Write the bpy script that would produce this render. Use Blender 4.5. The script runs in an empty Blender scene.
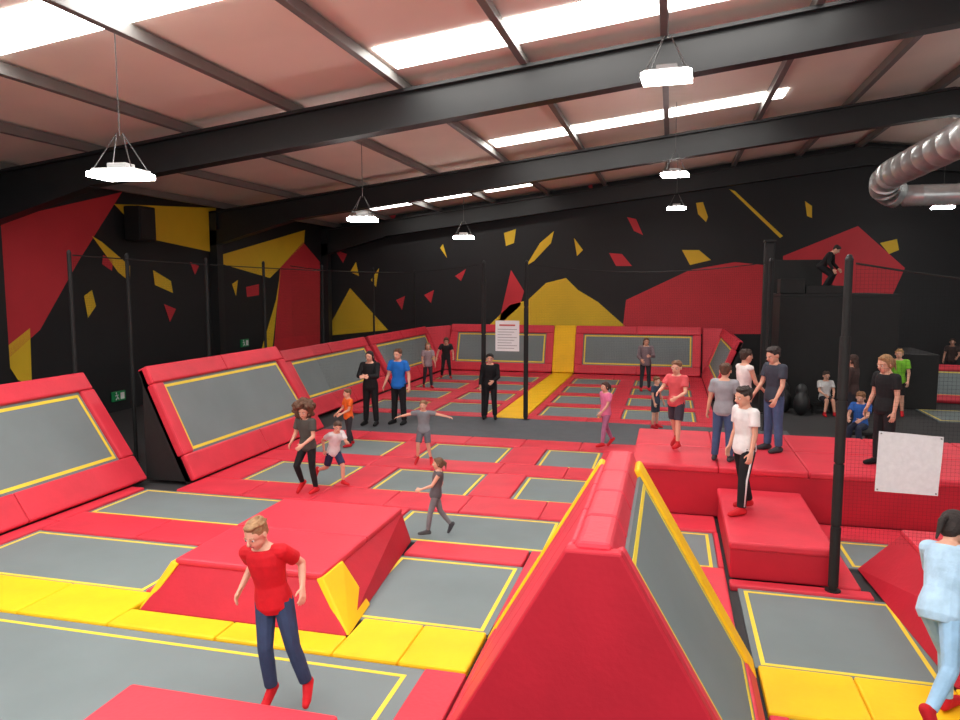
import bpy, bmesh, math, random
from mathutils import Vector, Matrix
random.seed(7)
scn=bpy.context.scene
C=scn.collection
R=math.radians
V=Vector
scn.view_settings.view_transform='Standard'
# ---------------------------------------------------------------- camera
YAW,PITCH,HC,F=14.4,5.8,3.0,740.0
cy,sy=math.cos(R(YAW)),math.sin(R(YAW)); cp,sp=math.cos(R(PITCH)),math.sin(R(PITCH))
FW=V((-sy*cp,cy*cp,-sp)); RT=V((cy,sy,0)); UP=V((-sy*sp,cy*sp,cp))
cam=bpy.data.objects.new('camera',bpy.data.cameras.new('camera')); C.objects.link(cam)
cam.location=(0,0,HC); cam.rotation_euler=(R(90-PITCH),0,R(YAW))
cam.data.sensor_width=36; cam.data.lens=36*F/960; cam.data.clip_end=200
scn.camera=cam
def at(px,py,x=None,y=None,z=None):
    d=FW+RT*((px-480)/F)+UP*((360-py)/F); o=V((0,0,HC))
    if z is not None: t=(z-HC)/d.z
    elif y is not None: t=y/d.y
    else: t=x/d.x
    return o+d*t
# ---------------------------------------------------------------- materials
def lin(c):
    return tuple(((v/255)/12.92 if v/255<=.04045 else ((v/255+.055)/1.055)**2.4) for v in c)
MATS={}
def mat(name,rgb,rough=.5,var=.08,scale=3.0,bump=0.0,bscale=60,spec=.5,metal=0.0):
    if name in MATS: return MATS[name]
    m=bpy.data.materials.new(name); m.use_nodes=True; nt=m.node_tree; b=nt.nodes['Principled BSDF']
    tc=nt.nodes.new('ShaderNodeTexCoord'); n=nt.nodes.new('ShaderNodeTexNoise'); n.inputs['Scale'].default_value=scale; n.inputs['Detail'].default_value=4
    nt.links.new(tc.outputs['Object'],n.inputs['Vector'])
    r=nt.nodes.new('ShaderNodeValToRGB'); l=lin(rgb)
    r.color_ramp.elements[0].color=(*[v*(1-var) for v in l],1); r.color_ramp.elements[0].position=.3
    r.color_ramp.elements[1].color=(*[min(1,v*(1+var)) for v in l],1); r.color_ramp.elements[1].position=.7
    nt.links.new(n.outputs['Fac'],r.inputs['Fac']); nt.links.new(r.outputs['Color'],b.inputs['Base Color'])
    b.inputs['Roughness'].default_value=rough; b.inputs['Metallic'].default_value=metal; b.inputs['Specular IOR Level'].default_value=spec
    if bump:
        n2=nt.nodes.new('ShaderNodeTexNoise'); n2.inputs['Scale'].default_value=bscale; n2.inputs['Detail'].default_value=3
        nt.links.new(tc.outputs['Object'],n2.inputs['Vector'])
        bp=nt.nodes.new('ShaderNodeBump'); bp.inputs['Strength'].default_value=bump; bp.inputs['Distance'].default_value=.02
        nt.links.new(n2.outputs['Fac'],bp.inputs['Height']); nt.links.new(bp.outputs['Normal'],b.inputs['Normal'])
    MATS[name]=m; return m
def emat(name,rgb,s):
    m=bpy.data.materials.new(name); m.use_nodes=True; nt=m.node_tree; nt.nodes.remove(nt.nodes['Principled BSDF'])
    e=nt.nodes.new('ShaderNodeEmission'); e.inputs[0].default_value=(*lin(rgb),1); e.inputs[1].default_value=s
    nt.links.new(e.outputs[0],nt.nodes['Material Output'].inputs[0]); return m
def netmat():
    m=bpy.data.materials.new('black_netting'); m.use_nodes=True; nt=m.node_tree; b=nt.nodes['Principled BSDF']
    b.inputs['Base Color'].default_value=(.01,.01,.01,1); b.inputs['Roughness'].default_value=.8
    tc=nt.nodes.new('ShaderNodeTexCoord'); s=nt.nodes.new('ShaderNodeSeparateXYZ'); nt.links.new(tc.outputs['Object'],s.inputs[0])
    def M(op,a,bv=None):
        n=nt.nodes.new('ShaderNodeMath'); n.operation=op
        for i,q in enumerate((a,bv)):
            if q is None: continue
            if isinstance(q,(int,float)): n.inputs[i].default_value=q
            else: nt.links.new(q,n.inputs[i])
        return n.outputs[0]
    h=M('ADD',s.outputs[0],s.outputs[1])
    a=M('LESS_THAN',M('FRACT',M('MULTIPLY',h,28)),.034); c=M('LESS_THAN',M('FRACT',M('MULTIPLY',s.outputs[2],28)),.034)
    f=M('MAXIMUM',a,c)
    tr=nt.nodes.new('ShaderNodeBsdfTransparent'); mx=nt.nodes.new('ShaderNodeMixShader')
    nt.links.new(f,mx.inputs[0]); nt.links.new(tr.outputs[0],mx.inputs[1]); nt.links.new(b.outputs[0],mx.inputs[2])
    nt.links.new(mx.outputs[0],nt.nodes['Material Output'].inputs[0]); return m
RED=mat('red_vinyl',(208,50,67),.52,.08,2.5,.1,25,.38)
SHADE_RED=mat('shaded_red_vinyl',(184,31,49),.55,.09,2.5,.1,25,.3)  # darker copy of the red vinyl, shade put into the colour of side faces
YEL=mat('yellow_vinyl',(244,190,20),.55,.06,2.5,.1,25,.3)
BED=mat('grey_trampoline_mesh',(114,125,127),.75,.06,1.2,.1,300,.3)
EDGE=mat('grey_frame_edge',(84,90,94),.7,.05,2)
LINE=mat('yellow_line',(232,206,58),.6,.04)
BLK=mat('black_paint',(27,27,30),.6,.15,1.0)
STEEL=mat('dark_steel',(27,28,30),.5,.15,2)
PURL=mat('grey_steel',(112,110,108),.5,.1,2)
RUB=mat('black_padding',(18,18,19),.7,.15,6,.2,30)
MAT_=mat('grey_carpet_mat',(80,84,88),.85,.08,4,.15,200)
FLO=mat('dark_floor',(50,50,52),.8,.15,.6)
ROOF=mat('roof_sheet',(238,226,214),.65,.07,.4)
WHITE=mat('white_metal',(225,226,226),.4,.03)
PAPER=mat('white_paper',(226,226,228),.7,.03)
GPAPER=mat('grey_white_sheet',(214,214,218),.7,.06,20,.2,80)
GALV=mat('galvanised_steel',(206,210,210),.3,.14,5,0,60,.5,.55)
WIRE=mat('steel_wire',(120,120,120),.4,.05,metal=.6)
GREEN=mat('exit_green',(20,140,80),.5,.03)
INK=mat('grey_ink',(140,136,142),.7,.03); RINK=mat('red_ink',(196,90,90),.7,.03)
SKY=emat('daylight_sheet',(255,252,246),13.0)
LAMP=emat('lamp_glow',(255,253,250),68.0)
NET=netmat()
# ---------------------------------------------------------------- helpers
def obj(name,bm,m,parent=None,smooth=False,kind=None):
    if isinstance(bm,bmesh.types.BMesh):
        bmesh.ops.recalc_face_normals(bm,faces=bm.faces)
        me=bpy.data.meshes.new(name); bm.to_mesh(me); bm.free()
    else: me=bm
    if smooth: me.polygons.foreach_set('use_smooth',[True]*len(me.polygons))
    for q in (m if isinstance(m,(list,tuple)) else [m]): me.materials.append(q)
    o=bpy.data.objects.new(name,me); C.objects.link(o)
    if parent is None:
        if me.vertices:
            xs=[v.co for v in me.vertices]
            c=V(((min(v.x for v in xs)+max(v.x for v in xs))/2,(min(v.y for v in xs)+max(v.y for v in xs))/2,min(v.z for v in xs)))
            me.transform(Matrix.Translation(-c)); o.location=c
    else:
        o.parent=parent
        if parent.parent is None: o.matrix_parent_inverse=(Matrix.Translation(parent.location)@parent.rotation_euler.to_matrix().to_4x4()).inverted()
    if kind: o['kind']=kind
    return o
def tag(o,label,cat,group=None):
    o['label']=label; o['category']=cat
    if group: o['group']=group
    return o
def thing(name,label,cat,loc=(0,0,0),rz=0,group=None):
    o=bpy.data.objects.new(name,None); C.objects.link(o); o.location=loc; o.rotation_euler=(0,0,rz); o.empty_display_size=.2
    return tag(o,label,cat,group)
def hexa(bm,p,bev=0.0,seg=2):
    v=[bm.verts.new(q) for q in p]; fs=[(0,3,2,1),(4,5,6,7),(0,1,5,4),(1,2,6,5),(2,3,7,6),(3,0,4,7)]
    ff=[bm.faces.new([v[i] for i in f]) for f in fs]
    if bev:
        es=list({e for f in ff for e in f.edges})
        bmesh.ops.bevel(bm,geom=es,offset=bev,segments=seg,affect='EDGES',profile=.5)
def box(bm,x0,x1,y0,y1,z0,z1,bev=0.0):
    hexa(bm,[(x0,y0,z0),(x1,y0,z0),(x1,y1,z0),(x0,y1,z0),(x0,y0,z1),(x1,y0,z1),(x1,y1,z1),(x0,y1,z1)],bev)
def mkbox(name,m,x0,x1,y0,y1,z0,z1,bev=0.0,parent=None,kind=None):
    bm=bmesh.new(); box(bm,x0,x1,y0,y1,z0,z1,bev); return obj(name,bm,m,parent,kind=kind)
def basis(d):
    d=d.normalized(); a=V((0,0,1)) if abs(d.z)<.9 else V((1,0,0)); u=d.cross(a).normalized(); return u,d.cross(u).normalized()
def loft(bm,rings):
    vs=[[bm.verts.new(q) for q in r] for r in rings]; n=len(vs[0])
    for a,b in zip(vs,vs[1:]):
        for i in range(n): bm.faces.new((a[i],a[(i+1)%n],b[(i+1)%n],b[i]))
    bm.faces.new(vs[0][::-1]); bm.faces.new(vs[-1])
def ring(c,u,w,r,n=10): return [c+u*(r*math.cos(2*math.pi*i/n))+w*(r*math.sin(2*math.pi*i/n)) for i in range(n)]
def tube(bm,p0,p1,r0,r1=None,n=10):
    r1=r0 if r1 is None else r1; p0,p1=V(p0),V(p1); u,w=basis(p1-p0); loft(bm,[ring(p0,u,w,r0,n),ring(p1,u,w,r1,n)])
def caps(bm,p0,p1,r0,r1,n=10):
    p0,p1=V(p0),V(p1); d=(p1-p0).normalized(); u,w=basis(p1-p0); rs=[]
    for a in (80,50,22): rs.append(ring(p0-d*r0*math.sin(R(a)),u,w,r0*math.cos(R(a)),n))
    rs.append(ring(p0,u,w,r0,n)); rs.append(ring(p1,u,w,r1,n))
    for a in (22,50,80): rs.append(ring(p1+d*r1*math.sin(R(a)),u,w,r1*math.cos(R(a)),n))
    loft(bm,rs)
def path(bm,pts,r,n=8):
    pts=[V(p) for p in pts]; rs=[]
    for i,p in enumerate(pts):
        d=(pts[min(i+1,len(pts)-1)]-pts[max(i-1,0)]).normalized(); a=V((0,0,1)) if abs(d.z)<.9 else V((1,0,0))
        u=d.cross(a).normalized(); rs.append(ring(p,u,d.cross(u).normalized(),r[i] if isinstance(r,list) else r,n))
    loft(bm,rs)
def ell(bm,c,rot,rx,ry,rz,u=14,v=9):
    M=Matrix.Translation(c)@rot.to_4x4()@Matrix.Diagonal((rx,ry,rz,1)); bmesh.ops.create_uvsphere(bm,u_segments=u,v_segments=v,radius=1,matrix=M)
ORD=['first','second','third','fourth','fifth','sixth','seventh','eighth','ninth','tenth','eleventh','twelfth','thirteenth','fourteenth']
# ---------------------------------------------------------------- people
def rx(a): return Matrix.Rotation(R(a),3,'X')
def ry(a): return Matrix.Rotation(R(a),3,'Y')
def rz(a): return Matrix.Rotation(R(a),3,'Z')
def solid(bm,name,vox,sm=2):
    me=bpy.data.meshes.new(name); bm.to_mesh(me); bm.free()
    o=bpy.data.objects.new('build_temp',me); C.objects.link(o)
    m=o.modifiers.new('r','REMESH'); m.mode='VOXEL'; m.voxel_size=vox
    s=o.modifiers.new('s','SMOOTH'); s.factor=.5; s.iterations=sm
    ev=o.evaluated_get(bpy.context.evaluated_depsgraph_get()); me2=bpy.data.meshes.new_from_object(ev)
    bpy.data.objects.remove(o); bpy.data.meshes.remove(me); me2.name=name
    me2.materials.clear()
    return me2
TOR=[(-.06,.066,.05),(-.025,.09,.064),(.03,.088,.061),(.09,.077,.052),(.16,.087,.059),(.22,.097,.064),(.265,.097,.058),(.295,.075,.046),(.318,.038,.036)]
def cloth(rgb): return mat('cloth_%d_%d_%d'%rgb,rgb,.8,.14,9,.5,12,.3)
SKIN=[mat('skin_light',(214,160,136),.55,.05,8),mat('skin_tan',(196,140,112),.55,.05,8)]
EYEW=mat('eye_white',(225,225,222),.3,.02); IRIS=mat('eye_dark',(45,35,30),.3,.05); LIPS=mat('lip_pink',(176,92,86),.5,.05)
def person(label,loc,h,face,top=('tee',(200,30,40)),bot=('trousers',(30,30,35)),hair=('short',(90,60,40)),sock=(190,30,40),skin=0,hs=.145,vox=.0085,tilt=0,
           lean=0,side=0,la=(5,12,18,10),ra=(5,12,18,10),ll=(0,3,2),rl=(0,3,2),head=(0,5),extras=None):
    k=(1-hs)/.87; L=h*k; e=hs*h/2; vox=vox
    T=ry(side)@rx(lean)
    J={}
    zmin=9
    for s,key,a in ((1,'l',ll),(-1,'r',rl)):
        fl,ab,kn=a[:3]; toe=a[3] if len(a)>3 else None
        hj=V((s*.05*L,0,-.012*L)); U=ry(-ab*s)@rx(-fl); kk=hj+U@V((0,0,-.242*L)); Lw=U@rx(kn); an=kk+Lw@V((0,0,-.232*L))
        Ft=Lw@rx((fl-kn) if toe is None else toe); heel=an+Ft@V((0,.022*L,-.022*L)); ball=an+Ft@V((s*.012*L,-.085*L,-.026*L)); tip=an+Ft@V((s*.012*L,-.115*L,-.028*L))
        J[key]=(hj,kk,an,heel,ball,tip); zmin=min(zmin,heel.z-.026*L,ball.z-.025*L,tip.z-.019*L)
    up=V((0,0,-zmin))
    for key in 'lr': J[key]=[p+up for p in J[key]]
    for s,key,a in ((1,'L',la),(-1,'R',ra)):
        fl,ab,el,tw=a; sh=T@V((s*.103*L,0,.272*L)); U=T@ry(-ab*s)@rx(-fl); ek=sh+U@V((0,0,-.165*L)); Fm=U@rz(-s*tw)@rx(-el); wr=ek+Fm@V((0,0,-.142*L))
        J[key]=(sh+up,ek+up,wr+up,Fm)
    N=T@rz(head[0])@rx(head[1]); hc=T@V((0,-.004*L,.322*L))+N@V((0,-.12*e,.95*e))+up
    def torso(bm,g=0,lo=-1,hi=9,flare=0):
        rs=[]
        for z,a,b in TOR:
            if z<lo or z>hi: continue
            gg=g+flare*max(0,(.1-z))
            rs.append([T@V(((a+gg)*L*math.cos(t),(b+gg)*L*math.sin(t),z*L))+up for t in [2*math.pi*i/18 for i in range(18)]])
        loft(bm,rs)
    # body: one continuous remeshed surface
    bm=bmesh.new(); torso(bm)
    caps(bm,T@V((0,.004*L,.295*L))+up,hc+N@V((0,.2*e,-.4*e)),.033*L,.031*L)
    for key,s in (('l',1),('r',-1)):
        hj,kk,an,heel,ball,tip=J[key]
        caps(bm,hj,kk,.051*L,.033*L); cf=kk.lerp(an,.3)
        caps(bm,kk,cf,.032*L,.032*L); caps(bm,cf,an,.032*L,.02*L); caps(bm,an,heel,.02*L,.022*L); caps(bm,heel,ball,.022*L,.021*L); caps(bm,ball,tip,.021*L,.015*L); caps(bm,an,ball,.019*L,.018*L)
    for key,s in (('L',1),('R',-1)):
        sh,ek,wr,Fm=J[key]
        caps(bm,T@V((s*.06*L,0,.275*L))+up,sh,.038*L,.034*L); caps(bm,sh,ek,.031*L,.022*L); fm=ek.lerp(wr,.3)
        caps(bm,ek,fm,.022*L,.022*L); caps(bm,fm,wr,.022*L,.0145*L)
        d=Fm@V((0,0,-1)); w=Fm@V((0,-1,0)); n=Fm@V((-s,0,0))
        for q in (-.0145,-.005,.005,.0145): caps(bm,wr+w*q*.6*L,wr+d*.05*L+w*q*L,.0105*L,.0095*L,8)
        for q,ln in ((.0185,.04),(.0065,.046),(-.0065,.043),(-.0185,.034)):
            a0=wr+d*.05*L+w*q*L; a1=a0+(d*.92+n*.25+w*q*5).normalized()*ln*.5*L; a2=a1+(d*.7+n*.7+w*q*3).normalized()*ln*.5*L
            caps(bm,a0,a1,.0062*L,.0058*L,7); caps(bm,a1,a2,.0058*L,.005*L,7)
        b0=wr+d*.014*L+w*.014*L; b1=b0+(d*.6+w*.75+n*.25).normalized()*.026*L; b2=b1+(d*.85+w*.3+n*.35).normalized()*.022*L
        caps(bm,b0,b1,.0085*L,.0068*L,7); caps(bm,b1,b2,.0068*L,.0056*L,7)
    def hp(x,y,z): return hc+N@V((x*e,y*e,z*e))
    ell(bm,hp(0,.1,.18),N,.74*e,.9*e,.82*e); ell(bm,hp(0,-.18,-.38),N,.58*e,.64*e,.6*e); ell(bm,hp(0,-.5,-.78),N,.26*e,.22*e,.2*e)
    caps(bm,hp(0,-.84,.08),hp(0,-.98,-.2),.07*e,.13*e,8)
    ell(bm,hp(0,-.72,.16),N,.5*e,.12*e,.08*e)
    for s in (1,-1): ell(bm,hp(s*.77,.08,-.06),N@rz(s*18),.09*e,.2*e,.27*e)
    root=thing('person',label,'person',loc,0)
    root.rotation_euler=(0,R(tilt),R(face))
    def add(name,me,m,par=root):
        me.polygons.foreach_set('use_smooth',[True]*len(me.polygons))
        for q in (m if isinstance(m,list) else [m]): me.materials.append(q)
        o=bpy.data.objects.new(name,me); C.objects.link(o); o.parent=par; return o
    body=add('body',solid(bm,'body',vox),SKIN[skin])
    hm=mat('hair_%d_%d_%d'%hair[1],hair[1],.7,.25,30,.5,60)
    for s in (1,-1):
        b2=bmesh.new(); ell(b2,hp(s*.31,-.72,.0),N,.13*e,.08*e,.075*e,8,6); nf=len(b2.faces); ell(b2,hp(s*.31,-.775,.0),N,.065*e,.045*e,.065*e,8,6)
        b2.faces.ensure_lookup_table()
        for f in b2.faces[nf:]: f.material_index=1
        me=bpy.data.meshes.new('eye'); b2.to_mesh(me); b2.free(); add('eye',me,[EYEW,IRIS],body)
        b2=bmesh.new(); caps(b2,hp(s*.16,-.79,.2),hp(s*.46,-.7,.2),.04*e,.03*e,6); me=bpy.data.meshes.new('eyebrow'); b2.to_mesh(me); b2.free(); add('eyebrow',me,hm,body)
    b2=bmesh.new(); ell(b2,hp(0,-.79,-.5),N,.24*e,.07*e,.07*e,10,6); me=bpy.data.meshes.new('lips'); b2.to_mesh(me); b2.free(); add('lips',me,LIPS,body)
    # hair
    st,hcol=hair; b2=bmesh.new(); rnd=random.Random(int(h*1000)+len(label))
    ell(b2,hp(0,.2,.34),N,.81*e,.9*e,.8*e)
    if st in('short',):
        for i in range(34):
            a=rnd.uniform(0,6.28); z=rnd.uniform(.15,1); q=math.sqrt(max(0,1-(z*.9)**2)); y=.2+q*.86*math.sin(a)
            if z<.6 and y<-.1: continue
            ell(b2,hp(q*.78*math.cos(a),y,.34+z*.76),N@rz(rnd.uniform(0,360)),.2*e,.15*e,.1*e,7,5)
        ell(b2,hp(0,.5,-.1),N,.62*e,.5*e,.5*e)
        ell(b2,hp(.1,-.42,.85),N,.5*e,.3*e,.2*e)
    elif st=='curly':
        for i in range(190):
            a=rnd.uniform(0,6.28); z=rnd.uniform(-1,1); q=math.sqrt(1-z*z); x,y=q*math.cos(a),q*math.sin(a)
            if y<-.4 and z<.35: continue
            k2=rnd.uniform(1.1,1.65); ell(b2,hp(x*k2,.35+y*k2*.9,.25+z*k2),N,.34*e,.34*e,.32*e,7,5)
    elif st in('long','tied'):
        ell(b2,hp(0,.5,-.15),N,.72*e,.55*e,.7*e)
        for s in (1,-1): ell(b2,hp(s*.66,.15,.05),N,.2*e,.4*e,.6*e)
        ell(b2,hp(.12,-.4,.86),N,.5*e,.32*e,.18*e)
        if st=='long':
            for s in (-.4,-.13,.13,.4): caps(b2,hp(s*1.2,.6,-.2),hp(s*1.5,.72,-1.9),.32*e,.2*e,8)
        else:
            caps(b2,hp(0,1.0,.35),hp(0,1.35,.0),.2*e,.24*e,8); caps(b2,hp(0,1.35,0),hp(.1,1.35,-1.2),.24*e,.08*e,8)
    add('hair',solid(b2,'hair',max(.006,vox),1),hm)
    # top
    tt,tc=top; g=.011; b2=bmesh.new(); torso(b2,g,-.061,.31,.06)
    for key,s in (('L',1),('R',-1)):
        sh,ek,wr,Fm=J[key]; caps(b2,T@V((s*.06*L,0,.27*L))+up,sh,.043*L,(.042 if tt!='tank' else .036)*L)
        if tt=='tee': tube(b2,sh-(ek-sh)*.05,sh.lerp(ek,.62),.041*L,.042*L,14)
        elif tt=='long': caps(b2,sh,ek,.041*L,.033*L); tube(b2,ek,ek.lerp(wr,.93),.033*L,.025*L,14)
    if tt=='long' and extras=='hood': ell(b2,T@V((0,.055*L,.3*L))+up,T,.07*L,.035*L,.045*L)
    add('shirt' if tt!='long' else 'long_sleeved_top',solid(b2,'shirt',vox),cloth(tc))
    # bottoms
    bt,bc=bot; g={'trousers':.009,'shorts':.012,'leggings':.004}[bt]; b2=bmesh.new(); torso(b2,g,-.061,.05)
    for key in 'lr':
        hj,kk,an,*_=J[key]
        if bt=='shorts': caps(b2,hj,hj.lerp(kk,.4),.058*L,.056*L); tube(b2,hj.lerp(kk,.35),hj.lerp(kk,.86),.056*L,.053*L,16)
        else:
            caps(b2,hj,kk,(.051+g)*L,(.033+g)*L); cf=kk.lerp(an,.3); caps(b2,kk,cf,(.033+g)*L,(.032+g)*L)
            tube(b2,cf,kk.lerp(an,.95),(.032+g)*L,(.021+g*1.6)*L,14)
    add({'trousers':'trousers','shorts':'shorts','leggings':'leggings'}[bt],solid(b2,'trousers',vox),cloth(bc))
    if extras=='stripe':
        for key,s in (('l',1),('r',-1)):
            hj,kk,an,*_=J[key]; o3=V((s,0,0)); b2=bmesh.new(); path(b2,[hj+o3*.058*L,kk+o3*.04*L,kk.lerp(an,.9)+o3*.031*L],.008*L,6)
            me=bpy.data.meshes.new('trouser_stripe'); b2.to_mesh(me); b2.free(); add('trouser_stripe',me,PAPER)
    for key in 'lr':
        hj,kk,an,heel,ball,tip=J[key]; b2=bmesh.new(); gs=.004*L
        tube(b2,an.lerp(kk,.14),an,.0245*L,.0235*L,12); caps(b2,an,heel,.0205*L+gs,.022*L+gs); caps(b2,heel,ball,.022*L+gs,.021*L+gs); caps(b2,ball,tip,.021*L+gs,.015*L+gs); caps(b2,an,ball,.019*L+gs,.018*L+gs)
        add('sock',solid(b2,'sock',vox,1),cloth(sock))
    return root
def put(label,px,fy,hy,z,face,h=None,y=None,**kw):
    p=at(px,fy,z=z) if y is None else V((at(px,fy,y=y).x,y,z)); hh=h or at(px,hy,y=p.y).z-z
    return person(label,p,hh,face,**kw)
BEDZ=-.027
DK=(24,24,27)
put('boy in red T-shirt, blue jeans and red socks hopping on the front trampoline',289,703,511,.04,2,h=1.34,top=('tee',(196,22,34)),bot=('trousers',(48,66,96)),hair=('short',(150,112,76)),sock=(190,25,35),vox=.0055,tilt=-7,lean=6,la=(-40,18,84,0),ra=(-42,22,88,0),ll=(4,7,14,22),rl=(12,3,18,26),head=(-14,16))
put('girl in light blue leggings and pale blue top with dark hair at the right edge',952,722,514,.02,128,h=1.5,top=('long',(170,200,224)),bot=('leggings',(150,186,216)),hair=('tied',(38,28,26)),sock=(190,25,35),vox=.0055,tilt=10,lean=22,la=(50,40,30,10),ra=(30,25,40,10),ll=(24,4,26),rl=(-18,6,34,24),head=(0,5))
put('girl in grey top and leggings stepping across the trampoline behind the trapezoid block',436,536,459,BEDZ,-70,top=('tank',(92,88,92)),bot=('leggings',(118,118,122)),hair=('tied',(104,74,52)),sock=(70,70,74),lean=-8,la=(25,8,40,10),ra=(-25,10,35,10),ll=(18,2,10),rl=(-14,2,22,25),head=(0,10))
put('curly-haired person in dark grey top and black leggings bouncing with red socks',309,493,403,.0,-15,top=('tee',(72,70,66)),bot=('leggings',DK),hair=('curly',(92,62,44)),sock=(190,25,35),lean=6,la=(15,10,55,30),ra=(10,14,60,25),ll=(4,5,12),rl=(30,3,55,20),head=(20,12))
put('child in white and navy shirt and navy shorts running with bent arms',334,484,415,.03,60,top=('tee',(220,218,220)),bot=('shorts',(44,52,84)),hair=('short',(70,48,36)),lean=16,la=(45,12,80,20),ra=(-40,14,70,10),ll=(36,3,40),rl=(-20,3,50,25),head=(-20,5))
put('small child in an orange T-shirt and dark trousers',349,446,388,BEDZ,-40,top=('tee',(228,104,38)),bot=('trousers',(48,44,50)),hair=('short',(110,78,50)),la=(20,10,50,20),ra=(15,14,45,20),ll=(8,3,10),rl=(-6,3,12))
put('child in grey T-shirt and shorts jumping with both arms stretched out sideways',424,464,402,.0,5,top=('tee',(120,122,128)),bot=('shorts',(96,96,104)),hair=('short',(132,98,66)),la=(0,80,8,0),ra=(0,76,10,0),ll=(12,8,24,20),rl=(20,6,34,25))
put('person dressed all in black with dark hair standing beside the one in blue',371,425,350,0,0,top=('long',DK),bot=('trousers',DK),hair=('long',(36,28,28)),la=(30,10,80,50),ra=(30,10,80,50),sock=DK,hs=.135,extras='hood')
put('person in a bright blue T-shirt and black trousers near the left far trampolines',399,424,348,0,-8,top=('tee',(28,104,190)),bot=('trousers',DK),hair=('short',(96,66,46)),la=(-4,16,24,10),ra=(6,14,20,10),sock=DK,hs=.135)
put('person in pinkish grey top with long hair on the far court, left side',428,388,342,.0,30,top=('tee',(150,132,138)),bot=('leggings',(52,50,58)),hair=('long',(120,86,58)),la=(10,10,30,10),ra=(10,10,40,10),ll=(8,3,10),rl=(-8,3,8))
put('girl in black leaning forward near the far left corner of the far court',446,378,340,0,20,h=1.45,top=('tee',(40,38,42)),bot=('leggings',(30,30,34)),hair=('tied',(90,64,48)),lean=22,la=(30,20,40,10),ra=(20,30,30,10),ll=(30,6,40),rl=(10,6,40))
put('person dressed in black with cap-like dark hair standing by the net post',490,419,353,0,10,top=('long',(22,22,25)),bot=('trousers',(26,26,29)),hair=('short',(30,24,24)),sock=DK,la=(15,8,60,40),ra=(5,10,25,10),hs=.135)
put('girl in pink T-shirt and mauve leggings walking on the red strip',605,448,383,0,-50,top=('tee',(222,118,158)),bot=('leggings',(170,104,140)),hair=('tied',(70,46,40)),la=(20,8,30,10),ra=(-15,8,25,10),ll=(16,2,8),rl=(-14,2,16,15))
put('small boy in a dark slate T-shirt on the walkway behind the raised platform',655,428,376,0,60,top=('tee',(62,70,88)),bot=('shorts',(56,62,74)),hair=('short',(120,84,54)))
put('child in salmon T-shirt and dark shorts at the left end of the raised platform',675,449,362,.65,-30,top=('tee',(206,84,90)),bot=('shorts',(58,54,66)),hair=('short',(116,82,58)),la=(15,12,60,20),ra=(35,14,50,20),ll=(14,3,10),rl=(-14,4,14,12),head=(10,8))
put('person in grey and pink top with long hair near the back wall trampolines',645,391,337,BEDZ,15,top=('long',(128,112,118)),bot=('leggings',(48,48,54)),hair=('long',(92,66,52)),la=(25,10,80,40),ra=(10,14,60,20),hs=.135)
put('boy in grey T-shirt and blue jeans seen from behind on the raised platform',722,461,362,.65,165,top=('tee',(148,150,156)),bot=('trousers',(66,88,124)),hair=('short',(84,58,44)),sock=(60,60,64),la=(0,12,12,5),ra=(2,12,14,5))
put('boy in white vest half hidden behind the one in grey and jeans',742,441,348,.65,120,top=('tank',(222,218,216)),bot=('trousers',(52,56,70)),hair=('short',(60,42,34)),la=(12,10,30,10),ra=(20,8,30,10))
put('boy in dark T-shirt and blue jeans in the middle of the raised platform',772,451,345,.65,-55,top=('tee',(58,62,74)),bot=('trousers',(70,92,128)),hair=('short',(42,32,30)),la=(8,8,25,10),ra=(14,8,25,10),sock=(60,60,64),head=(0,18))
put('teenager in white T-shirt and white-striped black trousers on the red step block',742,512,384,.38,-58,top=('tee',(226,224,224)),bot=('trousers',(26,26,30)),hair=('short',(46,34,30)),la=(2,8,14,10),ra=(-4,10,18,5),ll=(10,2,6),rl=(-10,3,8),extras='stripe',head=(0,12))
put('long-haired person in dark top behind the padded black post',850,433,346,-.07,-120,h=1.66,top=('long',(70,52,50)),bot=('trousers',(44,44,52)),hair=('long',(66,44,36)),hs=.14)
put('person in black top and black trousers on the raised platform right of the post',882,466,353,.65,-60,top=('tee',(26,26,29)),bot=('trousers',(28,28,32)),hair=('tied',(150,112,74)),la=(0,8,16,10),ra=(4,8,20,10),sock=DK,head=(0,15))
put('person in lime green T-shirt and black shorts in front of the dark partition',896,413,341,-.07,-20,y=19.1,h=1.6,top=('tee',(120,190,52)),bot=('shorts',(32,32,36)),hair=('short',(176,136,88)),la=(6,12,30,20),ra=(6,14,20,10),hs=.135)
put('child in pale grey T-shirt sitting on the low black bench',824,414,366,-.07,10,h=1.36,top=('tee',(200,200,200)),bot=('shorts',(46,46,54)),hair=('short',(60,44,36)),la=(25,8,50,30),ra=(25,8,50,30),ll=(88,8,86),rl=(88,8,88),head=(0,10))
put('child in blue top sitting low behind the raised platform',859,446,386,-.07,-30,h=1.4,top=('tee',(44,92,170)),bot=('trousers',(40,46,66)),hair=('short',(130,90,58)),la=(40,8,40,30),ra=(40,8,40,30),ll=(88,8,84),rl=(88,8,88),head=(0,22))
put('person in dark clothes standing at the far right near the distant trampolines',950,383,338,-.07,-20,top=('tee',(66,52,50)),bot=('trousers',(36,36,42)),hair=('short',(70,50,40)),la=(12,14,60,20),ra=(5,12,25,10))
put('person in black crouching on top of the dark partition',820,297,256,2.78,70,y=20.5,h=1.4,top=('long',(28,26,28)),bot=('trousers',(24,24,28)),hair=('short',(40,30,28)),lean=36,la=(40,10,40,10),ra=(30,10,40,10),ll=(62,6,84),rl=(50,6,80,20),sock=DK,hs=.135)
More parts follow.
